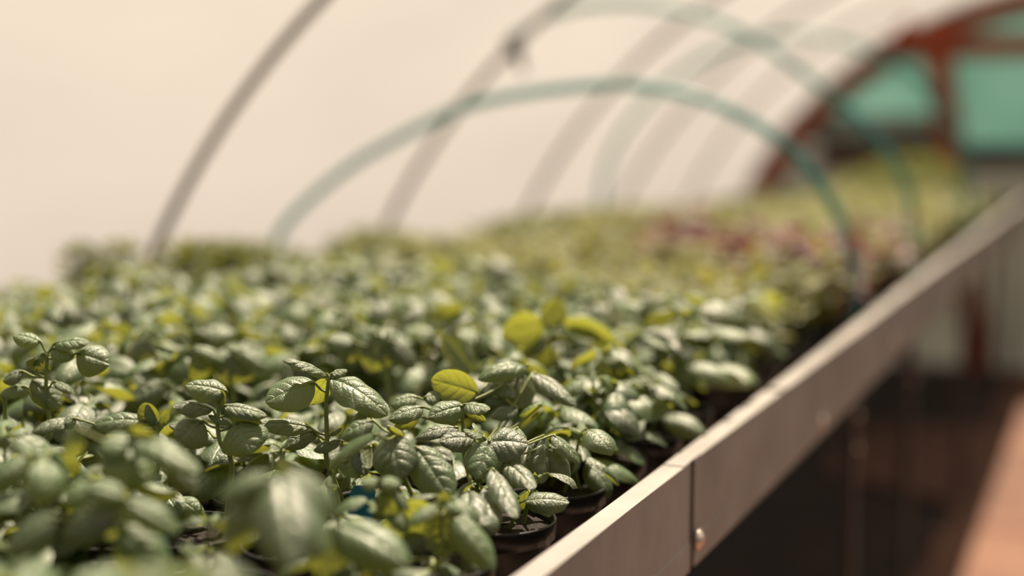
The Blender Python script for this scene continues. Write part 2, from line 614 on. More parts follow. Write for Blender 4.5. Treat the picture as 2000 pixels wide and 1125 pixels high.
def herb_plant(seed, mat_key, stems=13, H0=0.07, H1=0.12, leafL=0.026, nodes=5, spread=0.045, nu=6, nv=4, lw=0.62, upright=0.0):
    r = np.random.default_rng(seed)
    fb, sb = Buf(), Buf()
    top = POT_H * 0.92
    for k in range(stems):
        a0 = r.uniform(0, 2 * np.pi)
        rr = spread * math.sqrt(r.uniform(0.0, 1)) * 0.8
        base = np.array([rr * math.cos(a0), rr * math.sin(a0), top - 0.004])
        H = r.uniform(H0, H1)
        lean = np.array([math.cos(a0), math.sin(a0), 0]) * r.uniform(0.05, 0.55) * (rr / spread + 0.25)
        tip = base + np.array([0, 0, H]) + lean * H
        path = spline([base, (base + tip) / 2 - lean * H * 0.12, tip], 10)
        tube(sb, path, np.linspace(0.0016, 0.0009, len(path)), 5)
        az = r.uniform(0, 6.28)
        for q in range(nodes):
            t = 0.3 + 0.7 * q / (nodes - 1)
            P = path[min(len(path) - 1, int(round(t * (len(path) - 1))))]
            az += math.pi / 2 + r.normal(0, 0.2)
            for sgn in (0, math.pi):
                aa = az + sgn
                out = np.array([math.cos(aa), math.sin(aa), 0])
                pit = r.uniform(0.0, 0.9) + upright
                L = leafL * r.uniform(0.7, 1.2) * (0.75 if q == nodes - 1 else 1)
                d1 = unit(out * math.cos(pit) + ZUP * math.sin(pit))
                n = unit(ZUP - out * 0.2 + r.normal(0, 0.3, 3))
                add_leaf(fb, P + d1 * 0.002, d1, n, L, r.uniform(lw - 0.08, lw + 0.08), bend=r.uniform(0.3, 1.2), cup=r.uniform(0.4, 1.0),
                         nu=nu, nv=nv, puff=0.025, wav=0.02, tone=r.uniform(0, 1), r=r)
    return fb, sb


POT_ME, SOIL_ME = pot_mesh(), soil_mesh()


def make_proto(name, fb, sb, mat_key):
    h = max(v[:, 2].max() for v in fb.v)
    return dict(name=name, h=h, parts=[('pot', POT_ME), ('soil', SOIL_ME), ('stems', sb.mesh('stems', M['stem'])), ('foliage', fb.mesh('foliage', M[mat_key]))])


def place(proto, loc, rz=0.0, sc=1.0, fsc=1.0):
    """one potted plant: an Empty with pot, soil, stems and foliage of its own"""
    root = empty(proto['name'], loc)
    root.rotation_euler = (0, 0, rz)
    for nm, me in proto['parts']:
        o = link(nm, me, root)
        if nm in ('stems', 'foliage') and fsc != 1.0:
            w = min(max(fsc, 0.7), 1.15)
            o.scale = (w, w, fsc)
            o.location = (0, 0, POT_H * 0.9 * (1 - fsc))
    return root


# ------------------------------------------------------------------ the setting
AX, AA, AB, AN = 0.04, 2.00, 1.87, 2.15      # arch profile: centre, half width, height, exponent


def arch_pts(off=0.0, n=60, t0=0.0, t1=math.pi):
    t = np.linspace(t1, t0, n)
    c, s = np.cos(t), np.sin(t)
    x = AX + (AA + off) * np.sign(c) * np.abs(c) ** (2 / AN)
    z = (AB + off) * np.abs(s) ** (2 / AN)
    return x, z


Y0, Y1 = -1.6, 7.22
BENCH_Z = 0.75
RX = -0.385                                   # outer face of the bench rail
LX = -1.66

b = Buf()
N = 24
xs, ys = np.linspace(-6, 6, N + 1), np.linspace(-3, 10, N + 1)
X, Y = np.meshgrid(xs, ys, indexing='ij')
Z = rng.normal(0, 0.002, X.shape) - 0.002
b.add(np.stack([X.ravel(), Y.ravel(), Z.ravel()], 1), grid_faces(N, N)[:, ::1])
tag(b.build('floor', M['floor']), 'dark soil with painted shade under the plant bench', None, None, 'structure')

b = Buf()
N = 40
xs, ys = np.linspace(-0.44, 1.0, N + 1), np.linspace(-1.5, 7.15, 3 * N + 1)
X, Y = np.meshgrid(xs, ys, indexing='ij')
Z = 0.012 + rng.normal(0, 0.0015, X.shape)
X = X + (X < -0.43) * (rng.normal(0, 0.012, X.shape) - 0.45 * np.clip((Y - 4.5) * 4, 0, 1) * np.clip((5.75 - Y) * 4, 0, 1))  # clay bulge under the bench stands in for a sunlit patch of ground
b.add(np.stack([X.ravel(), Y.ravel(), Z.ravel()], 1), grid_faces(N, 3 * N)[:, ::1])
tag(b.build('path', M['path']), 'red clay path beside the bench', None, None, 'structure')

for nm, ta, tb in (('wall_left', math.pi * 0.72, math.pi), ('ceiling', math.pi * 0.28, math.pi * 0.72), ('wall_right', 0.0, math.pi * 0.28)):
    b = Buf()
    x, z = arch_pts(0.022, 30, ta, tb)
    ys = np.linspace(Y0, Y1, 60)
    ph = (ys[:, None] - 0.33) / 0.97 * 2 * np.pi
    sag = -0.008 * (1 - np.cos(ph)) / 2
    cx, cz = (x - AX) / AA, z / AB
    V = np.stack([x[None, :] + cx[None, :] * sag, np.repeat(ys[:, None], len(x), 1), z[None, :] + cz[None, :] * sag], -1).reshape(-1, 3)
    b.add(V, grid_faces(59, 29))
    tag(b.build(nm, M['film']), None, None, None, 'structure')

# steel bows, every one its own object
arch_ys = [1.30, 2.27, 3.245, 4.215, 5.19, 6.17]
arch_lab = {
    2.27: 'curved grey steel tube arch on the left, nearest and sharpest of those in the photo',
    3.245: 'second steel arch from the left, with a dark clamp high on its tube',
    4.215: 'third steel arch from the left, between the clamped arch and the paler ones behind',
    5.19: 'faint fourth steel arch from the left, seen through the teal hoops',
    6.17: 'last faint steel arch before the red end wall frame',
    1.30: 'grey steel arch just outside the photo on the left, nearer than the sharpest one',
    0.33: 'grey steel arch over the camera, nearest of the row behind it',
    -0.64: 'grey steel arch behind the camera',
    -1.6: 'rearmost grey steel arch, at the open end'}
for ya in arch_ys:
    root = empty('tunnel_arch', (AX, ya, 0))
    tag(root, arch_lab[ya], 'arch', 'steel arches carrying the greenhouse film')
    b = Buf()
    x, z = arch_pts(0, 72)
    tube(b, np.stack([x - AX, 0 * x, z], 1), 0.0098, 12)
    b.build('tube', M['steel'], root)
    if ya == 3.245:
        i_ = min(range(len(x)), key=lambda q: math.hypot(proj((x[q], ya, z[q]))[0] - 990, proj((x[q], ya, z[q]))[1] - 84))
        c = np.array([x[i_] - AX, 0.0, z[i_]])
        b = Buf()
        bevel_box(b, tuple(c + [-0.012, -0.02, -0.026]), tuple(c + [0.024, 0.022, 0.022]), 0.004)
        tube(b, [c + [0.014, 0.0, -0.01], c + [0.024, 0.004, -0.04], c + [0.028, 0.006, -0.062]], 0.008, 10)
        o = b.build('clamp', M['clampm'], root)
        o['label'] = 'dark clamp'

# end wall: teal sheeting in a red oxide frame
YE = 7.2


def arch_inside(x, off=0.0):
    return (AB + off) * max(0.0, 1 - abs((x - AX) / (AA + off)) ** AN) ** (1 / AN)


def end_panel(name, z0, z1, material, y=YE, x0=-2, x1=2.05, lab=None):
    b = Buf()
    n = 80
    V, F = [], []
    for i in range(n + 1):
        x = x0 + (x1 - x0) * i / n
        za = arch_inside(x)
        lo, hi = min(z0, za), min(z1, za)
        for yy in (y - 0.004, y + 0.004):
            V += [(x, yy, lo), (x, yy, hi)]
    for i in range(n):
        a, c = 4 * i, 4 * (i + 1)
        F += [(a, c, c + 1, a + 1), (a + 2, a + 3, c + 3, c + 2), (a, a + 2, c + 2, c), (a + 1, c + 1, c + 3, a + 3)]
    b.add(V, F)
    o = b.build(name, material, smooth=False)
    tag(o, lab, None, None, 'structure')
    return o


end_panel('wall_back', 1.075, 2.0, M['tealsheet'], lab='teal sheeting above the brown board')
end_panel('wall_back_middle', 1.07, 1.22, M['greysheet'], y=YE - 0.012, x1=-0.72, lab='grey sheet strip under the teal one')
end_panel('wall_back_lower', 0.0, 1.06, M['greysheet'], lab='grey sheet low in the end wall')
b = Buf()
xa, za = arch_pts(-0.02, 80, 0.0, math.pi)
prof = []
ring = []
for i in range(len(xa)):
    cx, cz = unit([(xa[i] - AX) / AA, za[i] / AB])
    for (o, yy) in ((0.0, -0.05), (-0.10, -0.05), (-0.10, 0.02), (0.0, 0.02)):
        ring.append((xa[i] + cx * o, YE + yy, max(0, za[i] + cz * o)))
F = []
for i in range(len(xa) - 1):
    for j in range(4):
        F.append((4 * i + j, 4 * i + (j + 1) % 4, 4 * i + 4 + (j + 1) % 4, 4 * i + 4 + j))
b.add(ring, F)
tag(b.build('trim_1', M['rust'], smooth=False), 'red arched rim of the end wall', None, None, 'structure')
zb = 1.19 + 0.352
b = Buf()
bevel_box(b, (-1.15, YE - 0.07, zb - 0.054), (1.25, YE - 0.01, zb + 0.054), 0.004)
tag(b.build('trim_2', M['rust'], smooth=False), 'red horizontal beam across the end wall', None, None, 'structure')


def slant(name, p0, p1, w, lab, material):
    p0, p1 = np.array(p0), np.array(p1)
    d = unit(p1 - p0)
    s = np.cross(d, [0, 1, 0])
    b = Buf()
    V = []
    for p in (p0, p1):
        for a, yy in ((-1, -0.03), (1, -0.03), (1, 0.03), (-1, 0.03)):
            V.append(p + s * a * w / 2 + np.array([0, yy, 0]))
    b.add(V, [(0, 1, 2, 3), (7, 6, 5, 4), (0, 4, 5, 1), (1, 5, 6, 2), (2, 6, 7, 3), (3, 7, 4, 0)])
    tag(b.build(name, material, smooth=False), lab, None, None, 'structure')


slant('trim_3', (-0.84, YE - 0.11, zb), (-0.60, YE - 0.11, 0.0), 0.115, 'red post under the beam', M['rust'])
slant('trim_4', (-1.02, YE - 0.105, zb + 0.10), (-0.84, YE - 0.105, zb - 0.06), 0.11, 'red gusset where beam and post meet', M['rust'])
b = Buf()
bevel_box(b, (-1.40, YE - 0.05, 0.95), (-0.75, YE - 0.008, 1.085), 0.004)
tag(b.build('trim_5', M['brown'], smooth=False), 'dark brown board across the end wall', None, None, 'structure')
b = Buf()
bevel_box(b, (-0.76, YE - 0.06, 0.97), (1.75, YE - 0.008, 1.075), 0.004)
tag(b.build('trim_7', M['clampm'], smooth=False), 'black bar across the end wall right of the post', None, None, 'structure')
slant('trim_6', (0.95, YE - 0.1, zb), (0.80, YE - 0.1, 0.0), 0.085, 'red post on the right of the path', M['rust'])

# ------------------------------------------------------------------ the bench
bench = empty('greenhouse_bench', (-1.02, 2.8, 0))
tag(bench, 'long pale metal plant bench with a raised edge rail, filling the tunnel\'s left side', 'bench')
BO = np.array([-1.02, 2.8, 0])


def shift(buf):
    for i in range(len(buf.v)):
        buf.v[i] = buf.v[i] - BO
    return buf


BY0, BY1 = 0.05, 6.95
b = Buf()
bevel_box(b, (LX + 0.006, BY0, BENCH_Z - 0.014), (RX - 0.006, BY1, BENCH_Z), 0.002)
for k in range(10):
    x = LX + 0.08 + k * 0.125
    box(b, (x, BY0 + 0.01, BENCH_Z - 0.001), (x + 0.006, BY1 - 0.01, BENCH_Z + 0.0012))
shift(b).build('bench_top', M['bench'], bench, smooth=False)

RH = 0.105                                   # top of rail above the bench sheet
RZ = 1.19 - 0.34


def rail_profile(sgn, xo):
    """(x, z) outline, xo = outer face, sgn = +1 when the bench lies at smaller x"""
    s = sgn
    zt, zl = RZ, RZ - 0.112
    return [(xo, zt), (xo, zl + 0.030), (xo + 0.001 * s, zl + 0.028), (xo + 0.001 * s, zl + 0.004), (xo + 0.001 * s, zl), (xo - 0.006 * s, zl),
            (xo - 0.006 * s, zt - 0.0035), (xo - 0.021 * s, zt - 0.0035), (xo - 0.0215 * s, zt - 0.010), (xo - 0.0235 * s, zt - 0.010), (xo - 0.0235 * s, zt - 0.001), (xo - 0.022 * s, zt)]


def rail(y0, y1, sgn, xo, lab=None):
    pr = rail_profile(sgn, xo)
    if sgn < 0: pr = pr[::-1]
    n = len(pr)
    b = Buf()
    nseg = max(2, int((y1 - y0) / 0.12))
    ys = np.linspace(y0, y1, nseg + 1)
    V = [(x + 0.0006 * math.sin(3.1 * y + 1), y, z + 0.0008 * math.sin(2.3 * y)) for y in ys for x, z in pr]
    F = [(i * n + j, (i + 1) * n + j, (i + 1) * n + (j + 1) % n, i * n + (j + 1) % n) for i in range(nseg) for j in range(n)]
    b.add(V, F)
    for e in (0, nseg):
        idx = [e * n + j for j in range(n)]
        b.f.append(np.array([idx if e == 0 else idx[::-1]]))
    return shift(b).build('edge_rail', M['alu'], bench, smooth=False)


G = 1.352
rail(BY0, G, 1, RX)
rail(G + 0.016, 3.62, 1, RX)
rail(3.628, 5.5, 1, RX)
rail(5.508, BY1, 1, RX)
rail(BY0, 2.2, -1, LX)
rail(2.21, 4.6, -1, LX)
rail(4.61, BY1, -1, LX)
for g in (G + 0.008, 3.624, 5.504):
    b = Buf()
    bevel_box(b, (RX - 0.010, g - 0.05, RZ - 0.098), (RX - 0.0065, g + 0.05, RZ - 0.008), 0.001)
    o = shift(b).build('splice_plate', M['galv'], bench, smooth=False)
    b = Buf()
    bevel_box(b, (RX - 0.022, g - 0.03, RZ - 0.0005), (RX - 0.001, g + 0.03, RZ + 0.0012), 0.0005)
    shift(b).build('joint_strip', M['alu'], bench, smooth=False)


def screw(p, r=0.005, name='screw'):
    """round head on a vertical face, axis along x"""
    b = Buf()
    seg = 14
    a = np.linspace(0, 2 * np.pi, seg, endpoint=False)
    V = []
    for rr, x in ((r * 1.5, 0.0), (r * 1.5, 0.0012), (r, 0.0012), (r, 0.003), (r * 0.7, 0.0045), (r * 0.2, 0.005)):
        V.append(np.stack([np.full(seg, p[0] + x), p[1] + rr * np.cos(a), p[2] + rr * np.sin(a)], 1))
    V = np.concatenate(V)
    F = [(i * seg + j, i * seg + (j + 1) % seg, (i + 1) * seg + (j + 1) % seg, (i + 1) * seg + j) for i in range(5) for j in range(seg)]
    b.add(V, F)
    b.f.append(np.array([[5 * seg + j for j in range(seg)]]))
    shift(b).build(name, M['bolt'], bench)


for y, dz in ((0.75, 0.09), (1.375, 0.085), (2.02, 0.09), (2.72, 0.075), (3.66, 0.085), (4.35, 0.08), (5.2, 0.08), (6.0, 0.08)):
    screw((RX + 0.003, y, RZ - dz), 0.0075)

leg_ys = [0.3, 1.05, 2.57, 3.32, 4.64, 5.6, 6.7]
for y in leg_ys:
    for x in (RX - 0.05, LX + 0.06):
        b = Buf()
        s = 0.013
        bevel_box(b, (x - s, y - s, 0.004), (x + s, y + s, BENCH_Z - 0.015), 0.003)
        o = shift(b).build('leg', M['galv'], bench, smooth=False)
    b = Buf()
    bevel_box(b, (LX + 0.07, y - 0.011, BENCH_Z - 0.055), (RX - 0.06, y + 0.011, BENCH_Z - 0.015), 0.002)
    shift(b).build('crossbar', M['galv'], bench, smooth=False)
    for z in (0.66, 0.60):
        screw((RX - 0.036, y, z), 0.0045, 'leg_bolt')

# ------------------------------------------------------------------ teal hoops over the bench
def hoop(y, pts, lab, rad=0.010):
    pts = [(x, 0.0, CAM_Z + z) for x, z in pts]
    root = empty('hoop', (RX - 0.03, y, BENCH_Z))
    P = spline(pts, 60) - np.array([RX - 0.03, 0, BENCH_Z])
    P[:, 1] += 0
    b = Buf()
    tube(b, P, rad, 12)
    b.build('hose', M['teal'], root)
    b = Buf()
    f = P[0]
    tube(b, [f + [0, 0, -0.002], f + [0, 0, 0.03]], rad * 1.5, 12)
    b.build('foot_sleeve', M['teal'], root)
    tag(root, lab, 'hoop', 'teal hoops arching over the bench')


hoop(2.52, [(-0.425, -0.438), (-0.425, -0.33), (-0.428, -0.25), (-0.455, -0.17), (-0.50, -0.10), (-0.55, -0.045), (-0.62, 0.0), (-0.70, 0.036), (-0.80, 0.06),
            (-0.90, 0.066), (-1.05, 0.052), (-1.18, 0.028), (-1.25, 0.0), (-1.35, -0.045), (-1.45, -0.10), (-1.58, -0.20), (-1.63, -0.29), (-1.64, -0.438)],
     'nearest teal plastic hoop, its foot beside the rail and its top crossing the bright film')
hoop(3.262, [(-0.425, -0.438), (-0.425, -0.30), (-0.44, -0.15), (-0.52, -0.03), (-0.62, 0.06), (-0.80, 0.19), (-0.95, 0.25), (-1.10, 0.275), (-1.27, 0.262), (-1.41, 0.20)],
     'tall middle teal hoop, reaching up to the dark clamp on the steel arch')
hoop(4.48, [(-0.425, -0.438), (-0.425, -0.30), (-0.44, -0.13), (-0.49, -0.02), (-0.58, 0.12), (-0.75, 0.22), (-1.0, 0.27), (-1.25, 0.20), (-1.45, 0.05), (-1.58, -0.15), (-1.61, -0.438)],
     'farthest teal hoop, its foot near the dark slanted post of the end wall', rad=0.012)

# ------------------------------------------------------------------ hero basil: stems and leaves read off the photo
def H(bx, by, tx, ty, w, nh=(1, .6, 0), db=0.0, dt=0.0, bend=0.7, cup=0.9, tone=0.5, puff=0.035, wav=0.02, **kw):
    return dict(b=(bx, by, db), t=(tx, ty, dt), w=w, nh=nh, bend=bend, cup=cup, tone=tone, puff=puff, wav=wav, kw=kw)


HERO = [
    dict(d=1.265, stems=[[(640, 905), (639, 850), (637, 790), (643, 732)]], label='sharp basil with one tall bare stem topped by spread pale leaves', leaves=[
        H(642, 733, 551, 704, 34, (1, .25, 0), dt=-.01, bend=.35, cup=1.1, wav=.05, tipcurl=.6),
        H(644, 733, 678, 722, 26, (1, .5, 0), dt=.005, bend=.8, cup=1.2, wav=.06),
        H(647, 738, 757, 812, 62, (1, .75, .25), dt=-.02, bend=.8, cup=.8, wav=.05, tone=.6),
        H(614, 748, 518, 786, 66, (.75, 1, -.35), dt=-.012, bend=.55, cup=.7, tone=.65),
        H(640, 738, 606, 790, 36, (.6, -1, 0), db=.01, dt=.035, bend=.5, tone=.9),
        H(652, 745, 735, 775, 34, (.5, -1, 0.2), db=.01, dt=.02, bend=.4, tone=.9),
        H(604, 834, 503, 830, 38, (1, .7, 0), dt=-.01, bend=.6, cup=.9, tone=.4),
        H(645, 850, 668, 835, 14, (1, .3, 0), bend=.5, cup=1.2),
        H(612, 842, 555, 876, 36, (1, .8, 0), db=.01, dt=.0, bend=.9, tone=.15),
        H(620, 850, 560, 850, 30, (.8, .9, -.3), db=.02, dt=.02, bend=.9, tone=.1),
        H(665, 860, 612, 880, 30, (1, .5, 0), bend=.7, tone=.3),
    ]),
    dict(d=1.240, stems=[[(452, 905), (432, 868), (425, 830), (428, 795)]], label='low spreading basil left of the tall bare stem, its round leaf facing forward', leaves=[
        H(444, 765, 362, 752, 50, (1, .8, -.1), bend=.6, cup=.9, tone=.7, wav=.04),
        H(428, 762, 434, 797, 26, (.2, -1, .2), bend=.3, tone=1, dt=-.004),
        H(436, 792, 521, 812, 36, (1, .55, .1), bend=.5, cup=.9),
        H(446, 806, 512, 826, 22, (.3, -1, 0), bend=.4, tone=1),
        H(416, 800, 338, 790, 40, (1, .5, -.1), bend=.6, cup=1.0, tone=.15, wav=.05),
        H(396, 822, 345, 868, 62, (.7, 1, 0), bend=.8, cup=.8, tone=.2, dt=-.01),
        H(462, 824, 492, 886, 82, (.55, 1, .1), bend=.75, cup=.9, tone=.6, dt=-.015),
        H(408, 812, 455, 832, 20, (1, .4, 0), bend=.9, cup=1.1),
        H(408, 842, 330, 830, 30, (1, .5, 0), bend=.5, db=.02, dt=.02, tone=.2),
    ]),
    dict(d=1.220, stems=[[(300, 930), (305, 880), (308, 838)]], label='basil with a broad grey-green leaf pointing left beside a small yellow leaf', leaves=[
        H(288, 822, 180, 830, 46, (1, .75, 0), bend=.75, cup=.8, tone=.45, puff=.03),
        H(300, 834, 280, 787, 34, (.3, -1, -.2), bend=.3, cup=.8, tone=1),
        H(312, 830, 288, 788, 30, (1, .6, .6), bend=.4, cup=1.1, tone=.5),
        H(318, 832, 326, 802, 16, (.2, -1, 0), bend=.4, tone=1),
        H(300, 845, 330, 870, 24, (1, .6, 0), bend=.6),
        H(150, 818, 62, 845, 36, (1, .4, 0), bend=.9, tone=.3, db=.01, dt=-.01),
        H(150, 818, 118, 828, 30, (.9, .7, .2), bend=.9, tone=.5),
    ]),
    dict(d=1.320, stems=[[(910, 905), (905, 860), (903, 790)], [(965, 930), (955, 895), (952, 860)]],
         label='basil behind the sharp front leaves, with a glowing yellow-green leaf seen from below', leaves=[
        H(934, 768, 842, 742, 56, (.1, -1, 0), bend=.4, cup=.6, tone=1, dt=.01),
        H(1030, 716, 932, 742, 48, (1, .6, 0), bend=1.3, cup=1.2, tone=.7, db=.05, dt=.03, puff=.02),
        H(960, 740, 1004, 778, 40, (1, .6, .2), bend=1.0, cup=.9, tone=.25, db=.05, dt=.03),
        H(1020, 728, 1018, 800, 62, (.5, .9, .5), bend=.6, cup=1.0, tone=.05, db=.06, dt=.05),
        H(1040, 728, 1124, 792, 42, (1, .6, .3), bend=.6, cup=1.0, tone=.2, db=.06, dt=.03),
        H(905, 792, 836, 815, 44, (.8, 1, -.1), bend=.6, cup=.8, tone=.75, wav=.04, db=-.02, dt=-.03),
        H(905, 790, 957, 800, 34, (1, .5, .1), bend=.5, cup=.8, tone=.7, db=-.02, dt=-.03, wav=.04),
        H(905, 794, 950, 822, 20, (.4, -1, .1), bend=.3, tone=1, db=-.02, dt=-.02),
        H(816, 776, 762, 790, 46, (1, .6, 0), bend=.9, cup=1.0, tone=.6, wav=.05),
        H(828, 778, 862, 770, 34, (1, .6, .1), bend=.6, cup=.8, tone=.7),
        H(827, 795, 758, 820, 40, (1, .6, 0), bend=.7, cup=.9, tone=.5, wav=.04, db=-.02, dt=-.03),
        H(818, 812, 770, 835, 26, (.4, -1, 0), bend=.4, tone=1),
        H(1058, 790, 1014, 812, 50, (.8, -.6, 0), bend=.9, cup=.8, tone=.9, db=.03, dt=.02),
        H(1010, 795, 960, 815, 34, (1, .6, 0), bend=.7, tone=.3, db=.03, dt=.02),
    ]),
    dict(d=1.240, stems=[[(928, 1000), (932, 930), (955, 858)], [(880, 985), (882, 935), (880, 890)]],
         label='sharp basil with glossy puckered leaves hanging over the right edge of its pot', leaves=[
        H(953, 862, 1032, 868, 62, (.9, .8, .3), bend=.6, cup=.6, tone=.15, puff=.06, wav=.05),
        H(958, 858, 930, 936, 66, (.35, 1, -.1), bend=.55, cup=.9, tone=.75, wav=.04, dt=-.02),
        H(985, 860, 1016, 905, 40, (.6, 1, .3), bend=.6, cup=.8, tone=.3, puff=.05, db=.01),
        H(962, 915, 1009, 1012, 46, (.35, 1, .5), bend=.35, cup=1.0, tone=.2, db=-.03, dt=-.08),
        H(984, 898, 1043, 955, 42, (.6, 1, .3), bend=.4, cup=.9, tone=.15, db=0, dt=-.04),
        H(915, 958, 918, 1022, 56, (.5, 1, -.1), bend=.5, cup=.8, tone=.05, db=-.04, dt=-.09),
        H(950, 952, 968, 1026, 38, (.4, 1, .2), bend=.4, cup=.9, tone=.05, db=-.03, dt=-.08),
        H(948, 856, 905, 838, 22, (1, .3, 0), bend=.3, cup=1.0, tone=.9, wav=.05),
        H(925, 855, 858, 862, 48, (1, .7, 0), bend=.7, cup=.9, tone=.05, puff=.05, db=.01),
        H(895, 836, 812, 856, 34, (1, .5, -.1), bend=.9, cup=.9, tone=.1, db=.02, dt=.01),
        H(945, 852, 925, 826, 26, (.8, -.6, 0), bend=.4, tone=.9, db=.02, dt=.03),
        H(1010, 835, 1000, 870, 40, (.9, .6, 0), bend=.8, tone=.5, db=.05, dt=.03),
        H(1062, 850, 1055, 945, 52, (.3, .9, .6), bend=.5, cup=.9, tone=.2, db=.06, dt=.04),
        H(1050, 870, 1040, 960, 40, (.5, -.8, .3), bend=.4, tone=.9, db=.09, dt=.06),
        H(1078, 850, 1133, 905, 34, (1, .5, .4), bend=.8, cup=.9, tone=.6, db=.06, dt=.05),
        H(1070, 868, 1112, 940, 42, (.6, .9, .4), bend=.5, cup=1.0, tone=.35, db=.06, dt=.05),
    ]),
    dict(d=1.210, stems=[[(795, 985), (790, 930), (775, 850)], [(660, 985), (652, 935), (660, 905)]],
         label='sharp basil with a big dome-shaped green leaf beside a long hanging leaf', leaves=[
        H(762, 846, 782, 938, 80, (.5, 1, 0), bend=.6, cup=1.0, tone=.3, puff=.04, dt=-.02),
        H(812, 872, 881, 976, 66, (.6, 1, .1), bend=.35, cup=.8, tone=.55, dt=-.02),
        H(838, 878, 884, 898, 42, (.9, .8, .2), bend=.6, cup=.9, tone=.25, puff=.07, db=.01),
        H(736, 848, 641, 918, 40, (1, .4, -.7), bend=.9, cup=.7, tone=.65, db=-.05, dt=-.03, puff=.015),
        H(730, 822, 664, 856, 46, (1, .6, 0), bend=.8, cup=.9, tone=.45, db=.01, dt=.01, wav=.04),
        H(690, 880, 690, 935, 50, (.6, 1, .1), bend=.6, cup=.9, tone=.8, db=.01),
        H(700, 882, 714, 930, 30, (.6, .8, .8), bend=.5, tone=.2, db=.01),
        H(725, 868, 722, 915, 40, (.2, -1, .2), bend=.4, tone=.9, db=.02),
        H(755, 832, 790, 850, 18, (.7, -.8, 0), bend=.4, tone=1),
        H(712, 802, 682, 852, 30, (.8, .9, -.4), bend=.9, tone=.4, db=.04, dt=.04),
    ]),
    dict(d=1.100, stems=[[(735, 1040), (738, 1000), (745, 955)], [(870, 1090), (862, 1040), (860, 985)], [(878, 1110), (845, 1102), (800, 1092)]],
         label='basil with bright yellow leaves and a drooping green leaf, at the bottom edge centre', leaves=[
        H(742, 940, 702, 942, 34, (1, .6, 0), bend=.9, cup=1.0, tone=1, puff=.02),
        H(742, 938, 783, 946, 36, (1, .6, .1), bend=.9, cup=1.0, tone=1, puff=.02),
        H(884, 998, 966, 1112, 66, (.7, 1, .5), bend=.7, cup=1.2, tone=.7, puff=.02, dt=-.02),
        H(872, 990, 860, 1090, 62, (.1, -1, -.2), bend=.2, cup=.5, tone=1, db=.01, dt=0),
        H(848, 988, 752, 1050, 66, (.25, -1, .1), bend=.4, cup=.5, tone=1, db=.01, dt=.02),
        H(852, 985, 796, 1028, 36, (1, .6, -.5), bend=1.0, cup=1.0, tone=.8, db=-.02, dt=-.03, puff=.02),
        H(760, 958, 760, 1018, 44, (.2, -1, -.3), bend=.3, cup=.9, tone=1),
        H(768, 958, 800, 998, 26, (.8, .5, .7), bend=.7, tone=.3),
        H(862, 985, 872, 960, 20, (.3, -1, 0), bend=.3, tone=1),
        H(842, 1104, 900, 1120, 30, (1, .5, .2), bend=.6, tone=.8),
        H(862, 978, 905, 1000, 26, (1, .3, .1), bend=.7, tone=.8),
    ]),
    dict(d=0.930, stems=[[(545, 1180), (545, 1060), (540, 930)]],
         label='large out-of-focus basil at the bottom edge with broad leaves draped from one pale crown', leaves=[
        H(545, 925, 575, 1110, 112, (.5, 1, .1), bend=.7, cup=1.0, tone=.25, dt=-.05),
        H(560, 918, 662, 1008, 70, (.9, .7, .6), bend=.9, cup=1.0, tone=.4),
        H(528, 925, 425, 975, 60, (1, .7, -.4), bend=.9, cup=1.0, tone=.5),
        H(545, 925, 640, 1080, 60, (.5, 1, .6), bend=.6, cup=.9, tone=.6, dt=-.03),
        H(542, 915, 548, 895, 34, (.9, .3, 0), bend=.5, tone=1),
        H(500, 950, 440, 1080, 70, (.6, 1, -.4), bend=.7, tone=.15),
    ]),
    dict(d=1.020, stems=[[(760, 1200), (750, 1120), (730, 1040)]],
         label='blurred basil cut by the bottom edge, pale leaf beside the blue tag', leaves=[
        H(655, 1022, 800, 1105, 90, (1, .9, .1), bend=.8, cup=1.0, tone=.7, dt=-.02),
        H(650, 1035, 640, 1150, 80, (.5, 1, -.1), bend=.6, tone=.3),
        H(730, 1090, 745, 1180, 60, (.4, 1, .1), bend=.5, tone=.4),
        H(700, 1100, 640, 1110, 50, (1, .8, -.1), bend=.5, tone=.4),
    ]),
    dict(d=1.020, stems=[[(250, 1000), (262, 930), (265, 870)]],
         label='blurred basil in the lower left with pale sunlit leaves stepping down to the right', leaves=[
        H(255, 868, 190, 870, 70, (1, .8, -.2), bend=.7, tone=.9),
        H(250, 850, 392, 925, 58, (1, .6, .2), bend=.6, tone=.8, dt=-.02),
        H(200, 880, 302, 938, 80, (1, .8, .1), bend=.8, tone=1),
        H(250, 835, 312, 865, 30, (.3, -1, 0), bend=.3, tone=1),
        H(180, 950, 120, 978, 60, (1, .9, 0), bend=.8, tone=1, db=-.05, dt=-.05),
        H(170, 950, 245, 970, 50, (1, .9, 0), bend=.8, tone=.9, db=-.05, dt=-.05),
        H(330, 905, 385, 960, 46, (.6, .9, .3), bend=.5, tone=.1),
        H(150, 835, 130, 900, 40, (.6, 1, -.2), bend=.6, tone=.9),
    ]),
    dict(d=0.970, stems=[[(255, 1160), (250, 1060), (235, 985)]],
         label='blurred basil nearest the lower left corner, two long leaves hanging beside the blue tag', leaves=[
        H(245, 975, 350, 1040, 52, (.9, .9, .2), bend=.6, tone=.8),
        H(235, 1030, 325, 1130, 80, (.6, 1, .2), bend=.6, tone=.7),
        H(215, 1010, 205, 1050, 60, (.9, 1, 0), bend=.7, tone=1),
        H(225, 985, 120, 1050, 80, (.8, .9, -.4), bend=.7, tone=.1),
        H(110, 1010, 10, 1080, 80, (.8, .9, -.4), bend=.7, tone=.2),
    ]),
    dict(d=1.620, stems=[[(1100, 830), (1083, 735), (1075, 645)]],
         label='tall basil standing above the others right of centre, three broad top leaves glowing yellow', leaves=[
        H(1062, 632, 980, 655, 62, (.25, -1, -.2), bend=.5, cup=.6, tone=1),
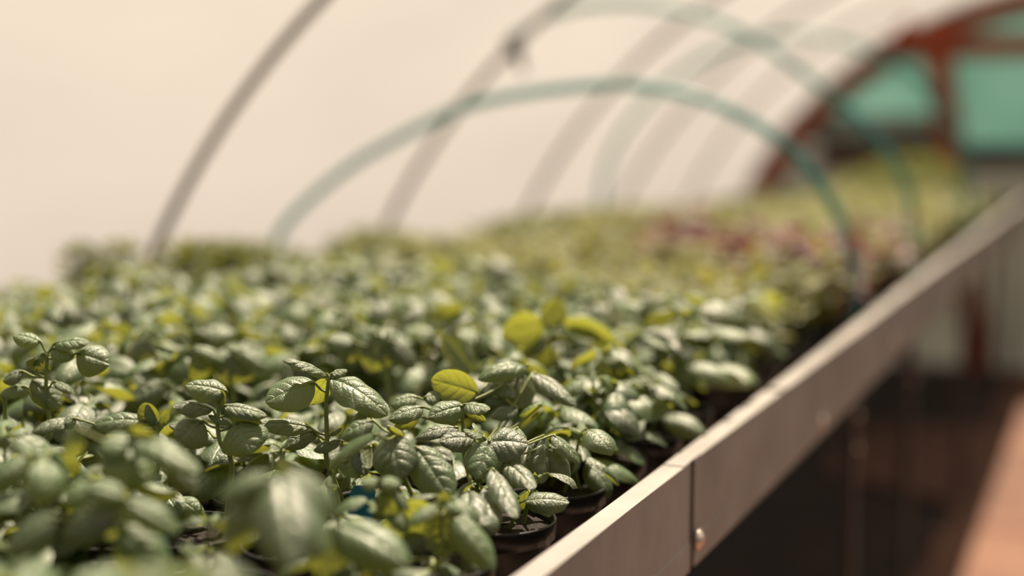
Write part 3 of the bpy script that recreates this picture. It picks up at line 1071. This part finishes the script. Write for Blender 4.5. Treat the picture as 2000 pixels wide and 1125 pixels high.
        H(1074, 640, 1090, 583, 40, (.1, -1, .2), bend=.15, cup=.6, tone=1),
        H(1098, 620, 1206, 668, 50, (.75, -.6, -.1), bend=.7, cup=.7, tone=1, dt=.01),
        H(1100, 618, 1200, 648, 34, (1, .5, .4), bend=.7, cup=.7, tone=.8, db=.02, dt=.03),
        H(1085, 650, 1130, 672, 34, (1, -.3, .2), bend=.6, tone=.2),
        H(1066, 655, 1030, 695, 40, (1, .3, -.2), bend=.7, tone=.1),
        H(1066, 668, 1050, 725, 52, (.3, -.8, -.5), bend=.4, tone=.5, db=.02, dt=.02),
        H(1085, 720, 1060, 755, 36, (1, .6, -.2), bend=.7, tone=.4, db=-.04, dt=-.04),
        H(1090, 705, 1150, 735, 36, (1, .5, .3), bend=.9, tone=.6, db=-.04, dt=-.04),
        H(1140, 742, 1242, 812, 62, (.55, -1, .3), bend=.5, cup=.7, tone=1, db=-.05, dt=-.05),
        H(1150, 740, 1242, 785, 26, (1, .6, .6), bend=.6, cup=.8, tone=.6, db=-.04, dt=-.04),
        H(1105, 755, 1108, 838, 44, (.3, 1, .6), bend=.4, tone=.05, db=-.08, dt=-.08),
        H(1140, 760, 1165, 812, 30, (.3, .9, .6), bend=.4, tone=.05, db=-.03, dt=-.03),
    ]),
    dict(d=1.550, stems=[[(760, 800), (752, 720), (748, 665)], [(930, 790), (928, 755), (926, 735)]],
         label='basil in the middle with a dark drooping leaf under a crumpled pale crown', leaves=[
        H(740, 655, 722, 725, 66, (.5, 1, -.1), bend=.7, cup=.9, tone=.3),
        H(755, 650, 772, 672, 40, (1, .8, .2), bend=.6, tone=.9, wav=.08),
        H(765, 665, 812, 720, 40, (.5, 1, .5), bend=.6, tone=.05),
        H(740, 645, 715, 642, 26, (1, .6, 0), bend=.6, tone=.9, wav=.08),
        H(690, 668, 640, 660, 46, (1, .7, 0), bend=.7, tone=.6),
        H(690, 672, 660, 700, 40, (.6, 1, -.1), bend=.7, tone=.3),
        H(926, 728, 864, 654, 40, (.7, .9, -.5), bend=-.2, cup=-.6, tone=.6, db=-.02),
        H(928, 726, 960, 700, 40, (1, .5, .2), bend=.7, tone=.8, db=.02),
    ]),
    dict(d=1.520, stems=[[(360, 800), (368, 730), (372, 680)], [(455, 790), (452, 730), (455, 695)]],
         label='basil showing a rounded pale leaf face and a darker one to its right', leaves=[
        H(368, 680, 362, 752, 84, (.6, 1, 0), bend=.7, cup=.9, tone=.5),
        H(456, 694, 440, 752, 80, (.55, 1, 0), bend=.8, cup=1.0, tone=.1),
        H(378, 676, 442, 708, 30, (1, .6, .1), bend=.8, tone=.7),
        H(470, 682, 522, 722, 40, (.9, .8, .4), bend=.8, tone=.5),
        H(440, 672, 480, 690, 24, (1, .5, 0), bend=.6, tone=.9),
        H(320, 745, 245, 795, 50, (.8, 1, -.1), bend=.7, tone=.3, db=-.03, dt=-.04),
        H(290, 662, 262, 720, 60, (.5, .9, -.2), bend=.7, tone=0, db=.05, dt=.05),
        H(345, 700, 312, 740, 24, (.2, -1, 0), bend=.5, tone=1),
    ]),
    dict(d=1.320, stems=[[(92, 860), (90, 760), (92, 690)], [(12, 850), (10, 800), (8, 770)]],
         label='basil at the left edge with small glossy curled leaves on thin bare stems', leaves=[
        H(80, 668, 25, 655, 36, (1, .6, -.2), bend=.8, tone=1),
        H(100, 680, 145, 700, 36, (1, .8, .1), bend=.8, tone=.8),
        H(150, 690, 215, 712, 60, (.7, 1, .2), bend=.7, tone=.5, puff=.05),
        H(105, 672, 175, 668, 34, (1, .5, .1), bend=.7, tone=.8),
        H(85, 690, 62, 712, 24, (.6, .9, -.3), bend=.6, tone=.7),
        H(62, 742, 118, 798, 44, (.7, 1, .1), bend=.5, cup=.9, tone=.4),
        H(105, 745, 145, 768, 22, (1, .4, .1), bend=.7, tone=.6),
        H(50, 755, 0, 770, 30, (1, .7, 0), bend=.7, tone=.6),
        H(45, 725, 5, 745, 34, (1, .7, 0), bend=.8, tone=.2),
        H(70, 728, 80, 700, 40, (.6, -.8, 0), bend=.6, tone=.2),
    ]),
]

# ------------------------------------------------------------------ pots on the bench
ROW = ['first', 'second', 'third', 'fourth', 'fifth', 'sixth', 'seventh', 'eighth', 'ninth', 'tenth', 'eleventh', 'twelfth', 'thirteenth', 'fourteenth', 'fifteenth']


def in_view(P, mx=420, my=260, r=0.1):
    x, y, d = proj(P)
    if d < 0.25: return False
    m = r / d * FPX
    return -mx - m < x < 2000 + mx + m and y - m < 1125 + my


PZ = BENCH_Z + 0.0015
cells = []
NEARY0, DY, DX = 0.34, 0.130, 0.118
XC = -0.497
for j in range(1, 15):
    for i in range(10):
        Y = NEARY0 + DY * j
        X = XC - DX * i
        if (i, j) == (0, 11) or (j > 12 and i < 3):
            continue
        if in_view((X, Y, 0.93)):
            cells.append([i, j, X + rng.uniform(-.005, .005) * (1 if i else .4), Y + rng.uniform(-.005, .005), False])

basil_protos = [make_proto('potted_basil', *basil_plant(100 + k, stems=5 + k % 2), 'basil') for k in range(7)]
low_protos = [make_proto('potted_basil', *basil_plant(200 + k, stems=5, hmin=0.045, hmax=0.075, low=True), 'basil') for k in range(3)]

hero_ix = {}
for k, hp in enumerate(HERO):
    px, py, = hp['stems'][0][0][:2]
    P = at(px, py, hp['d'])
    best = min((c for c in cells if not c[4]), key=lambda c: (c[2] - P[0]) ** 2 + (c[3] - P[1]) ** 2)
    best[4] = True
    hp['cell'] = best


def build_hero(hp, seed):
    r = np.random.default_rng(seed)
    i, j, X, Y, _ = hp['cell']
    O = np.array([X, Y, PZ])
    fb, sb = Buf(), Buf()
    # low filler growth round the soil
    f2, s2 = basil_plant(seed + 900, stems=4, hmin=0.03, hmax=0.06, low=True, big=0.62)
    for A, Bq in ((fb, f2), (sb, s2)):
        for v, f, uv, t in zip(Bq.v, Bq.f, Bq.uv, Bq.t):
            A.v.append(v); A.uv.append(uv); A.t.append(t)
        for f in Bq.f: A.f.append(f)
        A.n = Bq.n
    nodes = []
    for st in hp['stems']:
        pts = [at(p[0], p[1], hp['d']) - O for p in st]
        foot = pts[0].copy()
        rad = math.hypot(foot[0], foot[1])
        root = np.array([foot[0], foot[1], POT_H * 0.92])
        if rad > 0.035:
            root[:2] *= 0.035 / rad
        if foot[2] < root[2] + 0.012:
            pts = [p for p in pts if p[2] > root[2] + 0.012] or [pts[-1]]
        P = spline([root] + pts, 26)
        tube(sb, P, np.linspace(0.0026, 0.0017, len(P)), 8)
        nodes.append(P)
    allp = np.concatenate(nodes)
    for lf in hp['leaves']:
        d0, d1 = hp['d'] + lf['b'][2], hp['d'] + lf['t'][2]
        P0, P1 = at(lf['b'][0], lf['b'][1], d0) - O, at(lf['t'][0], lf['t'][1], d1) - O
        nh = lf['nh'][0] * ZUP + lf['nh'][1] * TOCAM + lf['nh'][2] * cR
        W = lf['w'] * d0 / FPX * 1.38
        d = add_leaf_between(fb, P0, P1, nh, W, bend=lf['bend'], cup=lf['cup'], puff=lf['puff'], wav=lf['wav'], tone=lf['tone'], r=r, **lf['kw'])
        dist = np.linalg.norm(allp - (P0 - ZUP * 0.006), axis=1) + (allp[:, 2] > P0[2] + 0.002) * 0.05
        Q = allp[int(np.argmin(dist))]
        L = np.linalg.norm(P0 - Q)
        if L > 0.0012:
            tube(sb, spline([Q, (Q + P0) / 2 - ZUP * min(0.004, L * .1), P0 - d * 0.0, P0 + d * 0.003], 9), 0.0011, 6, cap=False)
    root = empty('potted_basil', tuple(O))
    link('pot', POT_ME, root); link('soil', SOIL_ME, root)
    sb.build('stems', M['stem'], root)
    fb.build('foliage', M['basil'], root)
    tag(root, hp['label'], 'potted basil', 'potted basil plants on the bench')


for k, hp in enumerate(HERO):
    build_hero(hp, 40 + k)

hero_pts = [(proj(np.array([h['cell'][2], h['cell'][3], 0.93]))) for h in HERO]
# lighter herbs behind the basil
herb_protos = [make_proto('potted_herb', *herb_plant(300 + k, 'herb', stems=11, leafL=0.038, nodes=4), 'herb') for k in range(4)]
dense_protos = [make_proto('potted_herb', *herb_plant(340 + k, 'dense', stems=30, leafL=0.027, nodes=8, H0=0.08, H1=0.14, lw=.5), 'dense') for k in range(2)]
purple_protos = [make_proto('potted_purple_herb', *herb_plant(360 + k, 'purple', stems=11, leafL=0.045, nodes=4, H0=0.07, H1=0.12, lw=.78), 'purple') for k in range(2)]
HY0 = NEARY0 + DY * 13 + 0.01
hcells = []
Y = HY0
j = 0
while Y < 6.85:
    dy = 0.133 if Y < 3.2 else 0.165
    ncol = 10 if Y < 3.2 else 8
    dx = DX if Y < 3.2 else 0.150
    for i in range(ncol):
        if not (j < 2 and i >= 3):
            hcells.append((i, j, XC - 0.005 - dx * i, Y, ncol))
    Y += dy
    j += 1
# how high the growth reaches along the bench, as (photo x, photo y) of its blurred upper edge
SKY = [(-600, 640), (0, 560), (60, 548), (130, 548), (175, 520), (195, 466), (222, 470), (250, 520), (330, 500), (375, 475), (425, 448), (480, 470), (560, 478),
       (620, 512), (655, 462), (720, 440), (780, 452), (850, 462), (930, 455), (980, 425), (1050, 410), (1200, 400), (1480, 397), (1580, 385), (1650, 345), (1740, 308),
       (1820, 300), (1860, 330), (1900, 400), (1960, 440), (2100, 430)]


def sky_limit(x, y, Y):
    """tallest growth (absolute z) a plant at bench position (x, Y) has"""
    px, py, d = proj((x, Y, 0.95))
    ly = np.interp(px, [p[0] for p in SKY], [p[1] for p in SKY])
    r_ = at(px, ly, 1.0) - CAM
    t = math.hypot(x, Y) / math.hypot(r_[0], r_[1])
    return CAM_Z + r_[2] * t



for i, j, X, Y, used in cells:
    if used: continue
    # keep the plants standing right in front of the sharp leaves a little lower, as in the photo
    x, y, d = proj((X, Y, 0.95))
    near = 0.95 < d < 1.50 and 150 < x < 1150
    if near:
        pr, fs = low_protos[(i * 7 + j * 3) % 3], 1.0
    else:
        pr, fs = basil_protos[(i * 5 + j * 3) % 7], rng.uniform(0.85, 1.12) * (1.0 if d > 1.0 else 0.9)
    if 1.50 <= d < 1.62 and 250 < x < 1200: fs *= 0.8
    if 600 < x < 1040 and d < 1.25:
        pr, fs = low_protos[(i + j) % 3], 0.25
    zl = sky_limit(X, 0, Y) - PZ - POT_H * 0.9
    fs = max(0.25, min(fs, zl / (pr['h'] - POT_H * 0.9)))
    if (i == 9 and Y > 1.55) or (i == 8 and Y > 1.95):
        pr = dense_protos[(i + j) % 2]
        root = place(pr, (X, Y, PZ), rng.uniform(0, 6.28), fsc=max(0.22, zl / (pr['h'] - POT_H * 0.9)))
        tag(root, 'olive bushy herb on the far bench side, %s pot row from the bottom edge' % ROW[j - 1], 'potted herb', 'olive bushy herbs along the far side')
        continue
    root = place(pr, (X, Y, PZ), rng.uniform(0, 6.28), fsc=fs)
    tag(root, 'leafy basil in black pot, %s from the rail, %s row from the bottom edge' % (ROW[i], ROW[j - 1]), 'potted basil', 'potted basil plants on the bench')

purple_at = [at(1350, 470, 3.0), at(1500, 500, 2.75), at(1560, 500, 2.7), at(1470, 480, 2.95), at(1735, 470, 3.0), at(1640, 500, 2.6), at(1330, 450, 3.3)]
purple_set = set()
for P in purple_at:
    c = min((c for c in hcells if (c[0], c[1]) not in purple_set), key=lambda c: (c[2] - P[0]) ** 2 + (c[3] - P[1]) ** 2)
    purple_set.add((c[0], c[1]))
for i, j, X, Y, ncol in hcells:
    if not in_view((X, Y, 0.93)): continue
    x, y, d = proj((X, Y, 0.95))
    X += rng.uniform(-.006, .006); Y += rng.uniform(-.006, .006)
    side = i >= ncol - 2
    fs = rng.uniform(0.85, 1.2)
    nm = 'light green herb'
    if (i, j) in purple_set:
        pr = purple_protos[(i + j) % 2]; fs = 1.25; nm = 'dark purple-leaved herb'
    elif side or Y > 5.7:
        pr = dense_protos[(i + j) % 2]
        nm = 'olive green bushy herb'
    else:
        pr = herb_protos[(i * 3 + j) % 4]
    zl = sky_limit(X, 0, Y) - PZ - POT_H * 0.9
    hp_ = pr['h'] - POT_H * 0.9
    want = hp_ * fs
    if side or Y > 5.9: want = min(zl, 0.25)
    fs = max(0.22, min(want, zl) / hp_)
    root = place(pr, (X, Y, PZ), rng.uniform(0, 6.28), fsc=fs)
    cat = 'potted herb'
    grp = {'light green herb': 'light green herbs behind the basil', 'olive green bushy herb': 'olive bushy herbs along the far side', 'dark purple-leaved herb': 'purple herbs among the green ones'}[nm]
    if j < 12:
        lab = '%s in black pot, %s from the rail, %s row behind the basil' % (nm, ROW[i], ROW[j])
    else:
        lab = 'blurred %s in black pot, beyond the twelfth row behind the basil' % nm
    tag(root, lab, cat, grp)


# ------------------------------------------------------------------ thin flowering shoots standing above the canopy
def shoot(px, py_top, py_bot, d, lab, seed):
    r = np.random.default_rng(seed)
    P1, P0 = at(px, py_top, d), at(px + 6, py_bot, d)
    P0[2] = BENCH_Z + POT_H * 0.93
    c = min(cells, key=lambda c: (c[2] - P0[0]) ** 2 + (c[3] - P0[1]) ** 2)
    P0[:2] = [c[2] + 0.01, c[3] - 0.01]
    root = empty('herb_shoot', tuple(P0))
    tag(root, lab, 'shoot')
    A = np.zeros(3); Bp = P1 - P0
    path = spline([A, Bp * .5 + [0.004, 0, 0], Bp], 20)
    sb, fb = Buf(), Buf()
    tube(sb, path, np.linspace(.0016, .0008, len(path)), 6)
    for q in range(9):
        t = 0.45 + 0.55 * q / 8
        P = path[int(t * (len(path) - 1))]
        for k in range(3):
            a = q * 1.2 + k * 2.09
            out = np.array([math.cos(a), math.sin(a), .4])
            add_leaf(fb, P, out, ZUP, .013 * (1.25 - t * .6), .6, bend=.6, cup=.9, nu=6, nv=4, tone=1, r=r)
    sb.build('stem', M['stem'], root)
    fb.build('foliage', M['herb'], root)


shoot(730, 488, 640, 1.85, 'thin pale seedling shoot rising above the blurred canopy left of centre', 5)
shoot(862, 600, 700, 1.62, 'small thin flowering shoot beside the pale upright leaf in the middle', 6)


# ------------------------------------------------------------------ blue plant tags
def plant_tag(px, py_top, w, d, lab, lean=0.1, yaw=0.0):
    P = at(px, py_top, d)
    c = min(cells, key=lambda c: (c[2] - P[0]) ** 2 + (c[3] - P[1]) ** 2)
    z0 = BENCH_Z + POT_H * 0.90
    hgt = P[2] - z0
    if hgt < 0.01: hgt = 0.01
    root_z = z0 - 0.02
    s = w / 2
    b = Buf()
    hh = P[2] - root_z
    t = 0.0006
    prof = [(-0.002, 0), (0.002, 0), (s, 0.025), (s, hh - s * .5), (s * .7, hh), (-s * .7, hh), (-s, hh - s * .5), (-s, 0.025)]
    V = [(x, -t, z) for x, z in prof] + [(x, t, z) for x, z in prof]
    V = [(x + lean * z, y, z) for x, y, z in V]
    n = len(prof)
    b.v.append(np.array(V)); b.uv.append(np.zeros((2 * n, 2))); b.t.append(np.full(2 * n, .5)); b.n = 2 * n
    b.f.append(np.array([list(range(n))])); b.f.append(np.array([list(range(2 * n - 1, n - 1, -1))]))
    b.f.append(np.array([(i, i + n, (i + 1) % n + n, (i + 1) % n) for i in range(n)]))
    o = b.build('plant_tag', M['tag'], smooth=False)
    o.location = (P[0] - lean * hh, P[1], root_z)
    o.rotation_euler = (0, 0, YAW + yaw)
    tag(o, lab, 'plant tag', 'blue plastic plant tags')


plant_tag(708, 950, 0.022, 1.22, 'broad blue plastic tag behind the mushroom-shaped pale leaf, in focus', .12)
plant_tag(314, 1022, 0.010, 1.06, 'blurred blue tag in the lower left between hanging leaves', 0.0)
plant_tag(790, 1048, 0.009, 1.13, 'slim light blue tag at the bottom edge beside the yellow leaves', .06)
